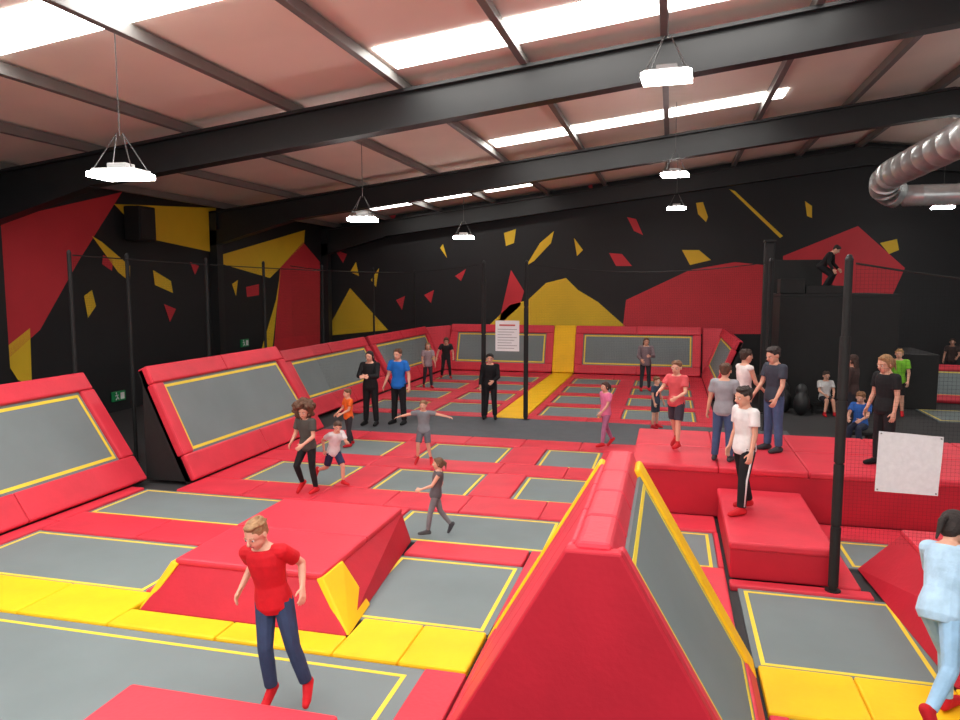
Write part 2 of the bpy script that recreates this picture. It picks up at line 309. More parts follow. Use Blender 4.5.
# ---------------------------------------------------------------- setting
RX,RZ0,SL=6.0,5.3,.12
def roofz(x): return RZ0+SL*(x+13) if x<=RX else RZ0+SL*(RX+13)-SL*(x-RX)
YB=26.8; XR=2*RX+13
bm=bmesh.new(); box(bm,-13.2,XR+.2,-3,YB+.2,-.3,-.07); obj('floor',bm,FLO,kind='structure')
bm=bmesh.new()
for x0,x1 in ((-13.2,RX),(RX,XR+.2)):
    hexa(bm,[(x0,-3,roofz(x0)),(x1,-3,roofz(x1)),(x1,YB+.2,roofz(x1)),(x0,YB+.2,roofz(x0)),(x0,-3,roofz(x0)+.1),(x1,-3,roofz(x1)+.1),(x1,YB+.2,roofz(x1)+.1),(x0,YB+.2,roofz(x0)+.1)])
obj('ceiling',bm,ROOF,kind='structure')
def muralwall(name,base,polys,**pl):
    bm=bmesh.new(); bm.faces.new([bm.verts.new(p) for p in base])
    for mi,pts in polys:
        try: f=bm.faces.new([bm.verts.new(at(a,b,**pl)) for a,b in pts]); f.material_index=mi
        except Exception: pass
    o=obj(name,bm,[BLK,mat('mural_red',(214,50,62),.6,.06,1),mat('mural_yellow',(244,202,44),.6,.05,1)],kind='structure')
muralwall('wall_left',[(-13,-3,-.07),(-13,YB,-.07),(-13,YB,RZ0),(-13,-3,RZ0)],[
 (1,[(-60,240),(0,220),(122,192),(78,262),(40,330),(0,366),(-60,420)]),(2,[(0,352),(30,328),(32,386),(18,380)]),
 (2,[(114,204),(216,208),(216,253),(146,238)]),(2,[(217,256),(305,230),(304,244),(270,278),(222,264)]),
 (2,[(92,236),(102,242),(130,266),(130,282),(118,272)]),(2,[(153,270),(171,281),(173,293),(155,285)]),
 (1,[(246,287),(259,284),(259,295),(247,297)]),(1,[(273,362),(280,268),(303,242),(320,262),(320,352)]),(2,[(260,354),(276,300),(281,268),(272,352)]),
 (1,[(103,255),(113,260),(112,271),(102,264)]),(1,[(190,262),(199,266),(195,275)]),(2,[(232,284),(238,280),(236,296)]),(1,[(164,304),(176,309),(170,322)]),(2,[(84,296),(92,290),(96,306),(88,318)])],x=-12.98)
muralwall('wall_back',[(-13,YB,-.07),(XR,YB,-.07),(XR,YB,roofz(XR)),(RX,YB,roofz(RX)),(-13,YB,RZ0)],[
 (2,[(324,336),(350,288),(388,330)]),(1,[(498,326),(511,270),(524,291),(520,306)]),(2,[(480,334),(510,305),(528,300),(546,283),(566,278),(578,290),(598,302),(634,334)]),
 (2,[(526,266),(540,243),(554,231),(551,243),(534,261)]),(2,[(504,233),(516,229),(514,243),(506,246)]),
 (1,[(622,334),(626,300),(690,270),(735,262),(772,266),(772,334)]),(1,[(783,256),(858,226),(905,268),(893,294),(783,294)]),
 (2,[(729,189),(735,191),(783,236),(780,238)]),(2,[(696,203),(703,202),(708,217),(706,222),(698,214)]),(2,[(682,250),(699,250),(711,260),(690,265)]),
 (2,[(805,201),(812,206),(812,218),(807,216)]),(2,[(880,243),(897,239),(899,250),(889,254)]),(1,[(609,253),(622,254),(632,266),(616,266)]),
 (1,[(627,217),(636,219),(643,235),(634,231)]),(1,[(384,209),(396,215),(393,222),(384,216)]),(1,[(424,295),(434,290),(431,303)]),
 (2,[(371,280),(379,268),(376,287)]),(1,[(335,250),(347,254),(343,263)]),(2,[(574,238),(583,250),(577,256)]),(1,[(455,276),(466,269),(461,281)]),
 (1,[(588,186),(592,184),(594,196)]),(2,[(440,248),(443,244),(447,258)]),(2,[(350,272),(356,262),(359,276)]),(1,[(396,300),(405,296),(402,310)])],y=YB-.02)
bm=bmesh.new(); bm.faces.new([bm.verts.new(p) for p in [(XR,-3,-.07),(XR,YB,-.07),(XR,YB,roofz(XR)),(XR,-3,roofz(XR))]]); obj('wall_right',bm,BLK,kind='structure')
# skylights; the ones out of view are added for their light
for i,(x0,x1,y0,y1) in enumerate([(-10,-4.2,6.9,7.8),(-4.2,2.3,10.2,11.2),(-4.2,2.3,17.2,18.0),(-10.2,-8.5,24.3,24.75),(-8.2,-6.45,24.3,24.75),(-6.1,-4.45,24.3,24.75),(-8,2,3.2,4.2),(7,13,10.2,11.2),(-8,4,-.8,.4),(-8.2,-6.6,20.6,20.9),(8.4,14,17.2,18.2)]):
    bm=bmesh.new(); a,b=roofz(x0)-.012,roofz(x1)-.012; hexa(bm,[(x0,y0,a-.01),(x1,y0,b-.01),(x1,y1,b-.01),(x0,y1,a-.01),(x0,y0,a),(x1,y0,b),(x1,y1,b),(x0,y1,a)]); obj('window_%d'%(i+1),bm,SKY,kind='structure')
# portal frames
for i,y in enumerate((4.8,11.75,19.2,26.35)):
    t=thing('roof_beam',['black sloping steel roof beam overhead nearest the viewer','broad black sloping roof beam crossing the upper picture','second black sloping roof beam behind the broad one','black sloping roof beam along the back wall'][i],'beam',(RX,y,0),0,'sloping roof beams')
    for sgn,xe in ((1,-13),(-1,XR)):
        bm=bmesh.new(); xa,xb=xe,RX
        za,zb=roofz(-13)-.2,roofz(RX)-.2
        for w,d0,d1 in ((.3,0,.05),(.07,.05,.55),(.3,.55,.6)):
            hexa(bm,[(xa,y-w/2,za-d1),(xb,y-w/2,zb-d1),(xb,y+w/2,zb-d1),(xa,y+w/2,za-d1),(xa,y-w/2,za-d0),(xb,y-w/2,zb-d0),(xb,y+w/2,zb-d0),(xa,y+w/2,za-d0)])
        xh=xe+sgn*2.6; zh=roofz(xh)-.8
        hexa(bm,[(xe,y-.15,za-1.0),(xh,y-.15,zh-.02),(xh,y+.15,zh-.02),(xe,y+.15,za-1.0),(xe,y-.15,za-.6),(xh,y-.15,zh),(xh,y+.15,zh),(xe,y+.15,za-.6)])
        obj('rafter',bm,STEEL,t)
        bm=bmesh.new(); box(bm,min(xe,xe+sgn*.25),max(xe,xe+sgn*.25),y-.15,y+.15,-.07,RZ0-.2); obj('column',bm,STEEL,t)
xs=[-12.45,-10.4,-8.35,-6.3,-4.3,-2.3,-.2,1.9,3.9,5.7,8.2,10.3,12.4,14.5]
for i,x in enumerate(xs):
    bm=bmesh.new(); z=roofz(x); hexa(bm,[(x-.045,-3,z-.2),(x+.07,-3,z-.2),(x+.07,YB,z-.2),(x-.045,YB,z-.2),(x-.045,-3,z-.03),(x+.03,-3,z-.03),(x+.03,YB,z-.03),(x-.045,YB,z-.03)],.008)
    tag(obj('roof_purlin',bm,PURL),'%s grey steel purlin from the left under the roof'%ORD[i],'purlin','roof purlins')
# ---------------------------------------------------------------- deck pads and beds
def pads(x0,x1,y0,y1,n,desc,m=RED,col='red',axis='x',z0=-.07,z1=0.0,bev=.02,label=None):
    for i in range(n):
        if axis=='x': a,b=x0+(x1-x0)*i/n,x0+(x1-x0)*(i+1)/n; q=(a+.003,b-.003,y0,y1); o_='left'
        else: a,b=y0+(y1-y0)*i/n,y0+(y1-y0)*(i+1)/n; q=(x0,x1,a+.003,b-.003); o_='the front'
        lab=label or (('%s %s pad from %s, %s'%(ORD[i],col,o_,desc)) if n>1 else '%s pad, %s'%(col,desc))
        tag(mkbox('safety_pad',m,*q,z0,z1,bev),lab,'pad','floor pads')
def bed(label,x0,x1,y0,y1,inset=.035):
    t=thing('trampoline',label,'trampoline',((x0+x1)/2,(y0+y1)/2,-.07),0,'flat trampolines'); e=.016; x0-=e; x1+=e; y0-=e; y1+=e
    bd=mkbox('bed',BED,x0,x1,y0,y1,-.045,-.03,0,t)
    bm=bmesh.new(); a,w=inset+e,.036
    for q in ((x0+a,x1-a,y0+a,y0+a+w),(x0+a,x1-a,y1-a-w,y1-a),(x0+a,x0+a+w,y0+a+w,y1-a-w),(x1-a-w,x1-a,y0+a+w,y1-a-w)): box(bm,*q,-.03,-.027)
    obj('border_line',bm,LINE,bd)
    bm=bmesh.new(); f=.012
    for q in ((x0+f,x1-f,y0,y0+f),(x0+f,x1-f,y1-f,y1),(x0,x0+f,y0,y1),(x1-f,x1,y0,y1)): box(bm,*q,-.07,-.046)
    obj('frame',bm,EDGE,t)
g='grey trampoline with yellow border, '
bed(g+'long one under the boy in red',-7.5,-1.82,3.75,5.28,.1)
bed(g+'front right corner beside the tall red ridge',.9,5.5,3.75,5.28,.1)
pads(-7.75,-4.8,5.3,5.98,3,'left part of front yellow strip',YEL,'yellow')
pads(-4.8,-2.62,5.3,5.62,2,'yellow strip at foot of trapezoid block',YEL,'yellow')
pads(-2.62,-1.47,5.3,5.98,2,'yellow strip between trapezoid block and tall ridge',YEL,'yellow')
pads(.74,3.52,5.3,5.98,4,'yellow strip right of the tall ridge',YEL,'yellow')
pads(-1.8,-1.46,3.0,5.28,2,'divider left of the tall ridge',axis='y')
pads(.74,.88,3.0,5.28,2,'divider right of the tall ridge',axis='y')
bed(g+'left of the trapezoid block',-7.5,-4.98,6.0,7.27)
bed(g+'between the trapezoid block and the tall ridge',-2.88,-1.48,6.0,7.57,.04)
bed(g+'right of the tall ridge before the step block',.74,2.12,6.0,7.56)
pads(-7.75,-7.52,6.0,9.2,2,'narrow edge along the nearest leaning trampoline',axis='y')
pads(-4.96,-4.76,6.0,7.28,1,'narrow divider left of the trapezoid block',axis='y')
pads(-7.5,-4.76,7.29,8.0,2,'cross strip left of the trapezoid block')
pads(-2.84,-1.48,7.59,8.04,1,'cross strip between block and ridge')
pads(-1.46,-.4,6.12,8.03,1,'floor behind left side of the tall ridge')
pads(-.38,.63,6.12,8.03,1,'floor behind right side of the tall ridge')
pads(.65,1.98,7.58,7.75,1,'narrow strip in front of the step block')
bed(g+'long one left behind the trapezoid block',-7.48,-5.08,8.02,9.2)
bed(g+'behind the trapezoid block under the girl in grey',-3.32,-1.28,8.07,9.2)
bed(g+'small one between ridge and step block',-.22,.55,8.05,9.22)
bed(g+'right of the step block behind the padded post',1.94,3.6,8.45,9.32)
pads(-5.06,-3.34,8.12,9.2,2,'floor right behind the trapezoid block')
pads(-1.26,-.24,8.05,9.2,1,'divider behind the tall ridge')
pads(.568,.63,8.05,9.2,1,'thin edge left of the step block',bev=.01)
pads(1.68,1.91,7.8,9.32,1,'narrow edge right of the step block',axis='y')
pads(-7.0,-.5,9.22,9.98,6,'cross strip behind the block row')
pads(-.48,.625,9.24,9.86,1,'strip at the left foot of the raised platform')
pads(1.68,5,9.34,9.86,2,'strip at foot of platform behind the post')
pads(-7.0,-.47,11.32,12.0,6,'cross strip between the two small trampoline rows')
pads(-7.0,-.47,13.32,14.0,6,'cross strip beside the grey walkway')
for j,(ya,yb,nm) in enumerate(((10.0,11.3,'nearer row of small trampolines'),(12.02,13.3,'farther row of small trampolines'))):
    for i,(a,b) in enumerate(((-6.42,-4.88),(-4.27,-2.78),(-2.12,-1.13))): bed('grey trampoline, %s from left in the %s'%(ORD[i],nm),a,b,ya,yb,.03)
    for i,(a,b) in enumerate(((-7.0,-6.44),(-4.86,-4.29),(-2.76,-2.14),(-1.11,-.47))): pads(a,b,ya,yb,1,'',label='%s red divider pad from left, %s'%(ORD[i],nm))
tag(mkbox('walkway_mat',MAT_,-7.0,2.4,14.02,16.2,-.07,-.005,.01),'wide dark grey carpeted walkway between the near and far courts','walkway')
cols=[(-7.31,-5.94),(-5.46,-4.09),(-2.91,-1.49),(-1.01,.61)]; rows=[(16.74,18.16),(18.64,20.06),(20.54,21.96),(22.44,23.86)]
rn=['nearest row','second row','third row','last row']
for j,(ya,yb) in enumerate(rows):
    for i,(a,b) in enumerate(cols): bed('grey trampoline, %s from left in the %s of the far court'%(ORD[i],rn[j]),a,b,ya,yb,.03)
    for i,(a,b) in enumerate(((-7.7,-7.33),(-5.92,-5.48),(-4.07,-3.87),(-3.13,-2.93),(-1.47,-1.03),(.63,1.05))): pads(a,b,ya-.01,yb+.01,1,'',label='%s red divider pad from left, %s of the far court'%(ORD[i],rn[j]))
sr=[(16.24,16.72),(18.18,18.62),(20.08,20.52),(21.98,22.42),(23.88,24.95)]
for j,(ya,yb) in enumerate(sr):
    for (a,b,n,w) in ((-7.7,-3.87,3,'left'),(-3.13,1.05,3,'right')): pads(a,b,ya,yb,n,'%s far-court cross strip, %s of runway'%(ORD[j],w))
pads(-3.85,-3.15,16.24,24.95,6,'yellow runway up the far court',YEL,'yellow',axis='y',z1=.012)
# ---------------------------------------------------------------- angled trampolines
def qmap(b0,b1,t0,t1,flip=False):
    b0,b1,t0,t1=map(V,(b0,b1,t0,t1)); n=(b1-b0).cross(t0-b0).normalized()
    if flip: n=-n
    W=(b1-b0).length; Hh=(t0-b0).length
    def f(u,v,k):
        a,b=u/W,v/Hh; return b0.lerp(b1,a).lerp(t0.lerp(t1,a),b)+n*k
    return f,W,Hh
def slab(bm,f,u0,u1,v0,v1,k0,k1,bev=0.0):
    hexa(bm,[f(u0,v0,k0),f(u1,v0,k0),f(u1,v1,k0),f(u0,v1,k0),f(u0,v0,k1),f(u1,v0,k1),f(u1,v1,k1),f(u0,v1,k1)],bev)
def lines(bm,f,u0,u1,v0,v1,k,w=.045):
    for q in ((u0,u1,v0,v0+w),(u0,u1,v1-w,v1),(u0,u0+w,v0+w,v1-w),(u1-w,u1,v0+w,v1-w)): slab(bm,f,*q,k,k+.004)
def angled(label,b0,b1,t0,t1,pw=.26,bw=.42,flip=False):
    f,W,Hh=qmap(b0,b1,t0,t1,flip); t=thing('leaning_trampoline',label,'trampoline',(V(b0)+V(b1))/2,0,'leaning wall trampolines')
    def S(name,m,*a,bev=0.0):
        bm=bmesh.new(); slab(bm,f,*a,bev); return obj(name,bm,m,t)
    S('backing',RUB,0,W,0,Hh,-.08,0)
    n=max(1,round(W/2.2))
    for i in range(n):
        S('bottom_pad',RED,W*i/n,W*(i+1)/n,0,bw,.0,.1,bev=.03); S('top_pad',RED,W*i/n,W*(i+1)/n,Hh-pw,Hh+.03,-.09,.1,bev=.03)
    S('side_pad',RED,-.01,pw,bw,Hh-pw,-.04,.1,bev=.03); S('side_pad',RED,W-pw,W+.01,bw,Hh-pw,-.04,.1,bev=.03)
    bd=S('bed',BED,pw,W-pw,bw,Hh-pw,.02,.04)
    bm=bmesh.new(); lines(bm,f,pw+.04,W-pw-.04,bw+.04,Hh-pw-.04,.04); obj('border_line',bm,LINE,bd)
    for b,tt,s in ((V(b0),V(t0),1),(V(b1),V(t1),-1)):
        bm=bmesh.new(); d=(V(b1)-V(b0)).normalized()*.04*s; low=V((tt.x,tt.y,b.z))
        A=[bm.verts.new(q) for q in (b,tt,low)]; B=[bm.verts.new(q+d) for q in (b,tt,low)]
        bm.faces.new(A); bm.faces.new(B[::-1])
        for i in range(3): bm.faces.new((A[i],A[(i+1)%3],B[(i+1)%3],B[i]))
        obj('side_panel',bm,RUB,t)
    return t
angled('long leaning wall trampoline at the left edge, red padded frame',(-7.78,3.0,0),(-7.78,9.5,0),(-8.66,3.0,1.62),(-8.66,9.3,1.62))
angled('leaning wall trampoline jutting out left of the small trampolines, red padded frame',(-7.04,9.62,0),(-7.04,14.0,0),(-7.82,9.62,1.7),(-7.82,13.5,1.7))
angled('leaning side wall trampoline on the left of the far court, nearer one',(-7.78,15.0,0),(-7.78,19.8,0),(-8.6,15.0,1.45),(-8.6,19.8,1.45))
angled('leaning side wall trampoline left of the far court, next to the back corner',(-7.78,20.05,0),(-7.78,24.95,0),(-8.6,20.05,1.45),(-8.6,25.3,1.45))
angled('leaning end wall trampoline left of the yellow back pad',(-7.6,25.0,0),(-3.88,25.0,0),(-7.6,25.6,1.55),(-3.88,25.6,1.55),bw=.3)
angled('leaning end wall trampoline right of the yellow back pad',(-3.12,25.0,0),(1.0,25.0,0),(-3.12,25.6,1.55),(1.0,25.6,1.55),bw=.3)
angled('leaning side wall trampoline on the right of the far court',(1.12,24.9,0),(1.12,20.0,0),(1.75,25.3,1.55),(1.75,20.0,1.55))
f,W,Hh=qmap((-3.87,25,0),(-3.13,25,0),(-3.87,25.6,1.55),(-3.13,25.6,1.55)); bm=bmesh.new(); slab(bm,f,0,W,0,Hh+.03,-.06,.11,.03)
tag(obj('safety_pad',bm,YEL),'upright yellow pad at the end of the runway on the back wall','pad')
for lab,p in (('red corner pad joining left and back wall trampolines',[(-8.6,25.44,1.46),(-7.78,25.06,0),(-7.66,25.1,0),(-7.66,25.66,1.55)]),('red corner pad joining right and back wall trampolines',[(1.06,25.66,1.57),(1.06,25.1,0),(1.16,25.06,0),(1.8,25.44,1.57)])):
    bm=bmesh.new(); a,b,c,d=[V(q) for q in p]; hexa(bm,[b,c,d,a]+[q+V((0,.2,0)) for q in (b,c,d,a)],.02); tag(obj('corner_pad',bm,RED),lab,'pad')
# ---------------------------------------------------------------- tall ridge
RXc,Y0,Y1,ZR=-.36,3.85,6.02,1.6
t=thing('ridge_trampoline','tall red tent-shaped ridge in the foreground with a grey trampoline on its right slope','trampoline',(RXc,(Y0+Y1)/2,0))
for side,bx in ((-1,-1.38),(1,.66)):
    b0,b1,t0,t1=(bx,Y0,0),(bx,Y1,0),(RXc+side*.09,Y0,ZR),(RXc+side*.09,Y1,ZR)
    f,W,Hh=qmap(b0,b1,t0,t1,flip=(side<0))
    def S(name,m,*a,bev=0.0):
        bm=bmesh.new(); slab(bm,f,*a,bev); o=obj(name,bm,m,t); return o
    yw=.22 if side<0 else .3
    S('near_edge_pad',RED,-.0,.12,0,Hh-.03,-.08,.05,bev=.02)
    if side>0:
        bd=S('bed',BED,.12,W-yw,.12,Hh-.1,.0,.03)
        bm=bmesh.new(); lines(bm,f,.16,W-yw-.04,.17,Hh-.15,.03,.035); obj('border_line',bm,LINE,bd)
    else:
        for i in range(3): S('slope_pad',RED,.122+(W-yw-.12)*i/3,.12+(W-yw-.12)*(i+1)/3,.14,Hh-.02,-.06,.04,bev=.02)
    S('bottom_pad',RED,.12,W-yw,-.02,.14,-.06,.05,bev=.02)
    S('far_edge_pad',YEL,W-yw,W,-.02,Hh-.04,-.08,.055,bev=.02)
ys=[3.8,4.3,4.85,5.4,6.07]
for a,b in zip(ys,ys[1:]):
    bm=bmesh.new(); hexa(bm,[(RXc-.155,a,ZR-.1),(RXc+.155,a,ZR-.1),(RXc+.155,b-.006,ZR-.1),(RXc-.155,b-.006,ZR-.1),(RXc-.085,a,ZR+.05),(RXc+.085,a,ZR+.05),(RXc+.085,b-.006,ZR+.05),(RXc-.085,b-.006,ZR+.05)],.025,2); obj('ridge_pad',bm,RED,t)
def gable(y0,y1,name,m,e):
    bm=bmesh.new(); A=[(-1.38-e,y0,0),(.66+e,y0,0),(RXc+.09+e,y0,ZR+.02),(RXc-.09-e,y0,ZR+.02)]
    hexa(bm,[A[0],A[1],(A[1][0],y1,0),(A[0][0],y1,0),A[3],A[2],(A[2][0],y1,ZR+.02),(A[3][0],y1,ZR+.02)],.015); obj(name,bm,m,t)
gable(Y0-.1,Y0-.005,'front_panel',SHADE_RED,.055); gable(Y1-.06,Y1,'back_panel',SHADE_RED,-.02)
# ---------------------------------------------------------------- trapezoid blocks
def block(label,base,top,z,ystrip=None,sides='lr',bxb=None,bx0b=None):
    bx0,bx1,by0,by1=base; tx0,tx1,ty0,ty1=top; zb=-.024; bxb=bx1 if bxb is None else bxb; bx0b=bx0 if bx0b is None else bx0b
    t=thing('padded_block',label,'padded block',((bx0+bx1)/2,(by0+by1)/2,zb))
    bm=bmesh.new(); hexa(bm,[(bx0,by0,zb),(bx1,by0,zb),(bxb,by1,zb),(bx0b,by1,zb),(tx0,ty0,z-.06),(tx1,ty0,z-.06),(tx1,ty1,z-.06),(tx0,ty1,z-.06)],.012); obj('sloping_sides',bm,SHADE_RED,t)
    for i in range(2):
        bm=bmesh.new(); a,b=ty0+(ty1-ty0)*i/2,ty0+(ty1-ty0)*(i+1)/2; box(bm,tx0-.01,tx1+.01,a,b-.002,z-.07,z,.025); obj('top_pad',bm,RED,t)
    if ystrip:
        for s in sides:
            sg=-1 if s=='l' else 1; y0,y1=ystrip; tt=tx0 if s=='l' else tx1
            def bxat(y):
                q=(y-by0)/(by1-by0); return bx0+(bx0b-bx0)*q if s=='l' else bx1+(bxb-bx1)*q
            ba,bb=bxat(y0),bxat(y1)
            bm=bmesh.new(); zt=z-.05
            hexa(bm,[(ba-sg*.04,y0,zb),(ba+sg*.02,y0,zb),(bb+sg*.02,y1,zb),(bb-sg*.04,y1,zb),(tt-sg*.04,y0+.22,zt),(tt+sg*.03,y0+.22,zt+.03),(tt+sg*.03,y1,zt+.03),(tt-sg*.04,y1,zt)],.01); obj('side_pad',bm,YEL,t)
    return t
block('low red trapezoid block with yellow side pads behind the boy in red',(-4.74,-2.64,5.64,8.04),(-4.52,-3.0,5.9,7.98),.4,ystrip=(5.66,6.3),bxb=-2.9)
block('low red block at the bottom edge in front of the boy in red',(-3.75,-1.84,2.0,4.2),(-3.45,-1.95,2.2,4.02),.33)
block('red sloping block at the right edge beyond the girl in light blue',(2.15,4.7,6.0,8.41),(2.36,4.5,6.12,8.25),.5,bx0b=2.0)
t=thing('raised_platform','long raised red padded platform on the right where several people stand','platform',(3,11.1,0))
mkbox('front_panel',SHADE_RED,-.44,7.5,9.9,12.3,-.02,.57,.02,t)
xsp=[-.45,.66,1.75,2.9,4.1,5.3,7.5]
for a,b in zip(xsp,xsp[1:]):
    for ya,yb in ((9.88,11.1),(11.1,12.32)): mkbox('top_pad',RED,a,b-.004,ya,yb-.004,.56,.65,.025,t)
t=thing('step_block','red padded step block in front of the raised platform','padded block',(1.15,8.8,0))
mkbox('lower_body',SHADE_RED,.66,1.64,7.8,9.86,-.02,.3,.02,t); mkbox('top_pad',RED,.645,1.655,7.78,9.87,.29,.38,.025,t)
# ---------------------------------------------------------------- posts, nets, signs
def post(label,x,y,z0,z1,r,padded=False):
    t=thing('net_post',label,'post',(x,y,z0),0,'net posts'); bm=bmesh.new(); tube(bm,(x,y,z0),(x,y,z1),r,r,14); pl=obj('pole',bm,RUB,t)
    bm=bmesh.new(); tube(bm,(x,y,z0),(x,y,z0+.012),r*2,r*2,14); obj('foot_plate',bm,STEEL,t)
    bm=bmesh.new(); caps(bm,(x,y,z1-.01),(x,y,z1+.01),r*1.1,r*.8,12); obj('cap',bm,STEEL,t)
    if padded:
        k=int((z1-z0-.3)/.62)
        for i in range(k):
            bm=bmesh.new(); a=z0+.05+i*.62; tube(bm,(x,y,a),(x,y,a+.6),r*1.3,r*1.3,14); obj('foam_sleeve',bm,RUB,pl)
    return t
post('black padded net post at the right beside the step block',1.62,7.67,0,3.25,.037,True)
post('black net post left of the yellow runway',-4.05,16.1,-.005,3.5,.04,True)
post('black net post right of the yellow runway',-3.08,16.1,-.005,3.5,.04,True)
post('black net post at the right end of the far court net',1.95,16.1,-.005,3.5,.04)
for i,(x,y) in enumerate([(-8.93,9.5),(-8.93,10.75),(-8.93,12.95),(-8.93,15.1),(-8.93,18),(-8.93,21.5),(-8.93,25.3)]):
    post('%s slim black net post from the left, behind the leaning trampolines'%ORD[i],x,y,-.07,3.5,.032)
def net(label,p,q,z0,za,zb,sag):
    bm=bmesh.new(); p,q=V(p),V(q); n=14; top=[]; prev=None
    for i in range(n+1):
        s=i/n; c=p.lerp(q,s); z=za+(zb-za)*s-sag*4*s*(1-s); top.append(V((c.x,c.y,z))); zl=z0(c) if callable(z0) else z0
        cur=(bm.verts.new((c.x,c.y,zl)),bm.verts.new((c.x,c.y,z)))
        if prev: bm.faces.new((prev[0],cur[0],cur[1],prev[1]))
        prev=cur
    t=thing('safety_net',label,'net',(p+q)/2,0,'safety nets'); obj('netting',bm,NET,t); bm=bmesh.new(); path(bm,top,.011,6); obj('top_cable',bm,RUB,t)
net('sagging black net across the far court, left of the runway posts',(-8.8,16.1,0),(-4.13,16.1,0),lambda c:.02 if c.x>-7.7 else .02+min(1.75,(-7.6-c.x)*2.1),3.45,3.45,.18)
net('sagging black net across the far court, right of the runway posts',(-3.0,16.1,0),(1.88,16.1,0),.02,3.45,3.45,.18)
net('black net at the right running from the padded post out of the picture',(1.68,7.67,0),(7.0,7.67,0),.51,3.2,3.0,.2)
net('black net behind the left-hand leaning trampolines',(-8.86,9.5,0),(-8.86,25.3,0),1.75,3.45,3.45,.08)
p=at(507,336,y=16.0); t=thing('notice_sheet','white printed notice sheet hanging on the net beside the runway','notice',p)
sh=mkbox('sheet',PAPER,p.x-.27,p.x+.27,16.025,16.035,p.z-.34,p.z+.34,0,t)
bm=bmesh.new(); box(bm,p.x-.18,p.x+.18,16.02,16.025,p.z+.22,p.z+.255); obj('heading',bm,RINK,sh)
bm=bmesh.new()
for i in range(8): box(bm,p.x-.22,p.x+.22-.06*(i%3),16.02,16.025,p.z+.14-i*.06,p.z+.152-i*.06)
obj('text_lines',bm,INK,sh)
YS=7.646; a,b=at(879,431,y=YS),at(938,495,y=YS)
t=thing('notice_sheet','blank white sheet tied to the net right of the padded post','notice',(a.x,YS,b.z))
f,W,Hh=qmap((a.x-.01,YS,b.z),(b.x,YS,b.z-.01),(a.x,YS,a.z),(b.x+.02,YS,a.z-.03)); bm=bmesh.new()
n=6; vs=[[bm.verts.new(f(W*i/n,Hh*j/n,.006*math.sin(i*1.7)*math.sin(j*1.3))) for j in range(n+1)] for i in range(n+1)]
for i in range(n):
    for j in range(n): bm.faces.new((vs[i][j],vs[i+1][j],vs[i+1][j+1],vs[i][j+1]))
sh=obj('sheet',bm,GPAPER,t,smooth=True)
for u,v in ((.02,.02),(W-.02,.02),(.02,Hh-.02),(W-.02,Hh-.02)): bm=bmesh.new(); c=f(u,v,.0); tube(bm,c-V((0,.01,0)),c+V((0,.02,0)),.008,.008,6); obj('cable_tie',bm,WIRE,sh)
# ---------------------------------------------------------------- lamps
t0=thing('hanging_lamp','','lamp',(0,8.5,5.22),0,'hanging lamps')
def P(name,bm,m,parent):
    bmesh.ops.recalc_face_normals(bm,faces=bm.faces); me=bpy.data.meshes.new(name); bm.to_mesh(me); bm.free(); me.materials.append(m); o=bpy.data.objects.new(name,me); C.objects.link(o); o.parent=parent; return o
bm=bmesh.new(); hexa(bm,[(-.26,-.19,0),(.26,-.19,0),(.26,.19,0),(-.26,.19,0),(-.23,-.16,.08),(.23,-.16,.08),(.23,.16,.08),(-.23,.16,.08)],.01); ho=P('housing',bm,WHITE,t0)
bm=bmesh.new(); box(bm,-.11,.11,-.08,.08,.07,.14,.01); P('driver_box',bm,WHITE,ho)
bm=bmesh.new(); box(bm,-.262,.262,-.193,.193,-.012,.04); P('diffuser',bm,LAMP,ho)
for x in (-.22,.22):
    for y in (-.15,.15): bm=bmesh.new(); tube(bm,(x,y,.06),(x*.15,0,.45),.006,.006,5); P('suspension_wire',bm,WIRE,t0)
bm=bmesh.new(); tube(bm,(0,0,.43),(0,0,1.45),.006,.006,6); P('chain',bm,PURL,t0)
LM=[(-.1,8.5,5.21,'large hanging lamp at top right centre, nearest of its row'),(0.02,15.8,5.2,'hanging lamp below the second roof beam, middle of the right row'),(.1,22.6,5.2,'small distant hanging lamp, farthest of the right row'),
    (-5.6,6.72,4.12,'large hanging lamp at the upper left'),(-5.68,13.2,4.21,'hanging lamp near the left end of the second beam'),(-5.38,19.2,4.24,'small hanging lamp above the far court on the left'),(7.25,23.4,5.12,'hanging lamp at the right edge below the duct'),
    (0,1.5,5.22,'added unseen hanging lamp overhead in front of the gallery'),(-5.6,.3,4.22,'added unseen hanging lamp overhead at left of the gallery'),(7.4,8.5,5.22,'hanging lamp out to the right of the padded post'),(7.4,15.8,5.22,'hanging lamp out to the right above the dark partition')]  # the two by the gallery are unseen, added as extra light
def copy_tree(o,par=None):
    c=o.copy(); C.objects.link(c); c.parent=par
    for ch in list(o.children): copy_tree(ch,c)
    return c
cps=[t0]+[copy_tree(t0) for _ in LM[1:]]
for o,(x,y,z,lab) in zip(cps,LM):
    o.location=(x,y,z); o.rotation_euler=(0,0,R(random.uniform(-8,8)+(12 if x<-1 else 0))); o['label']=lab
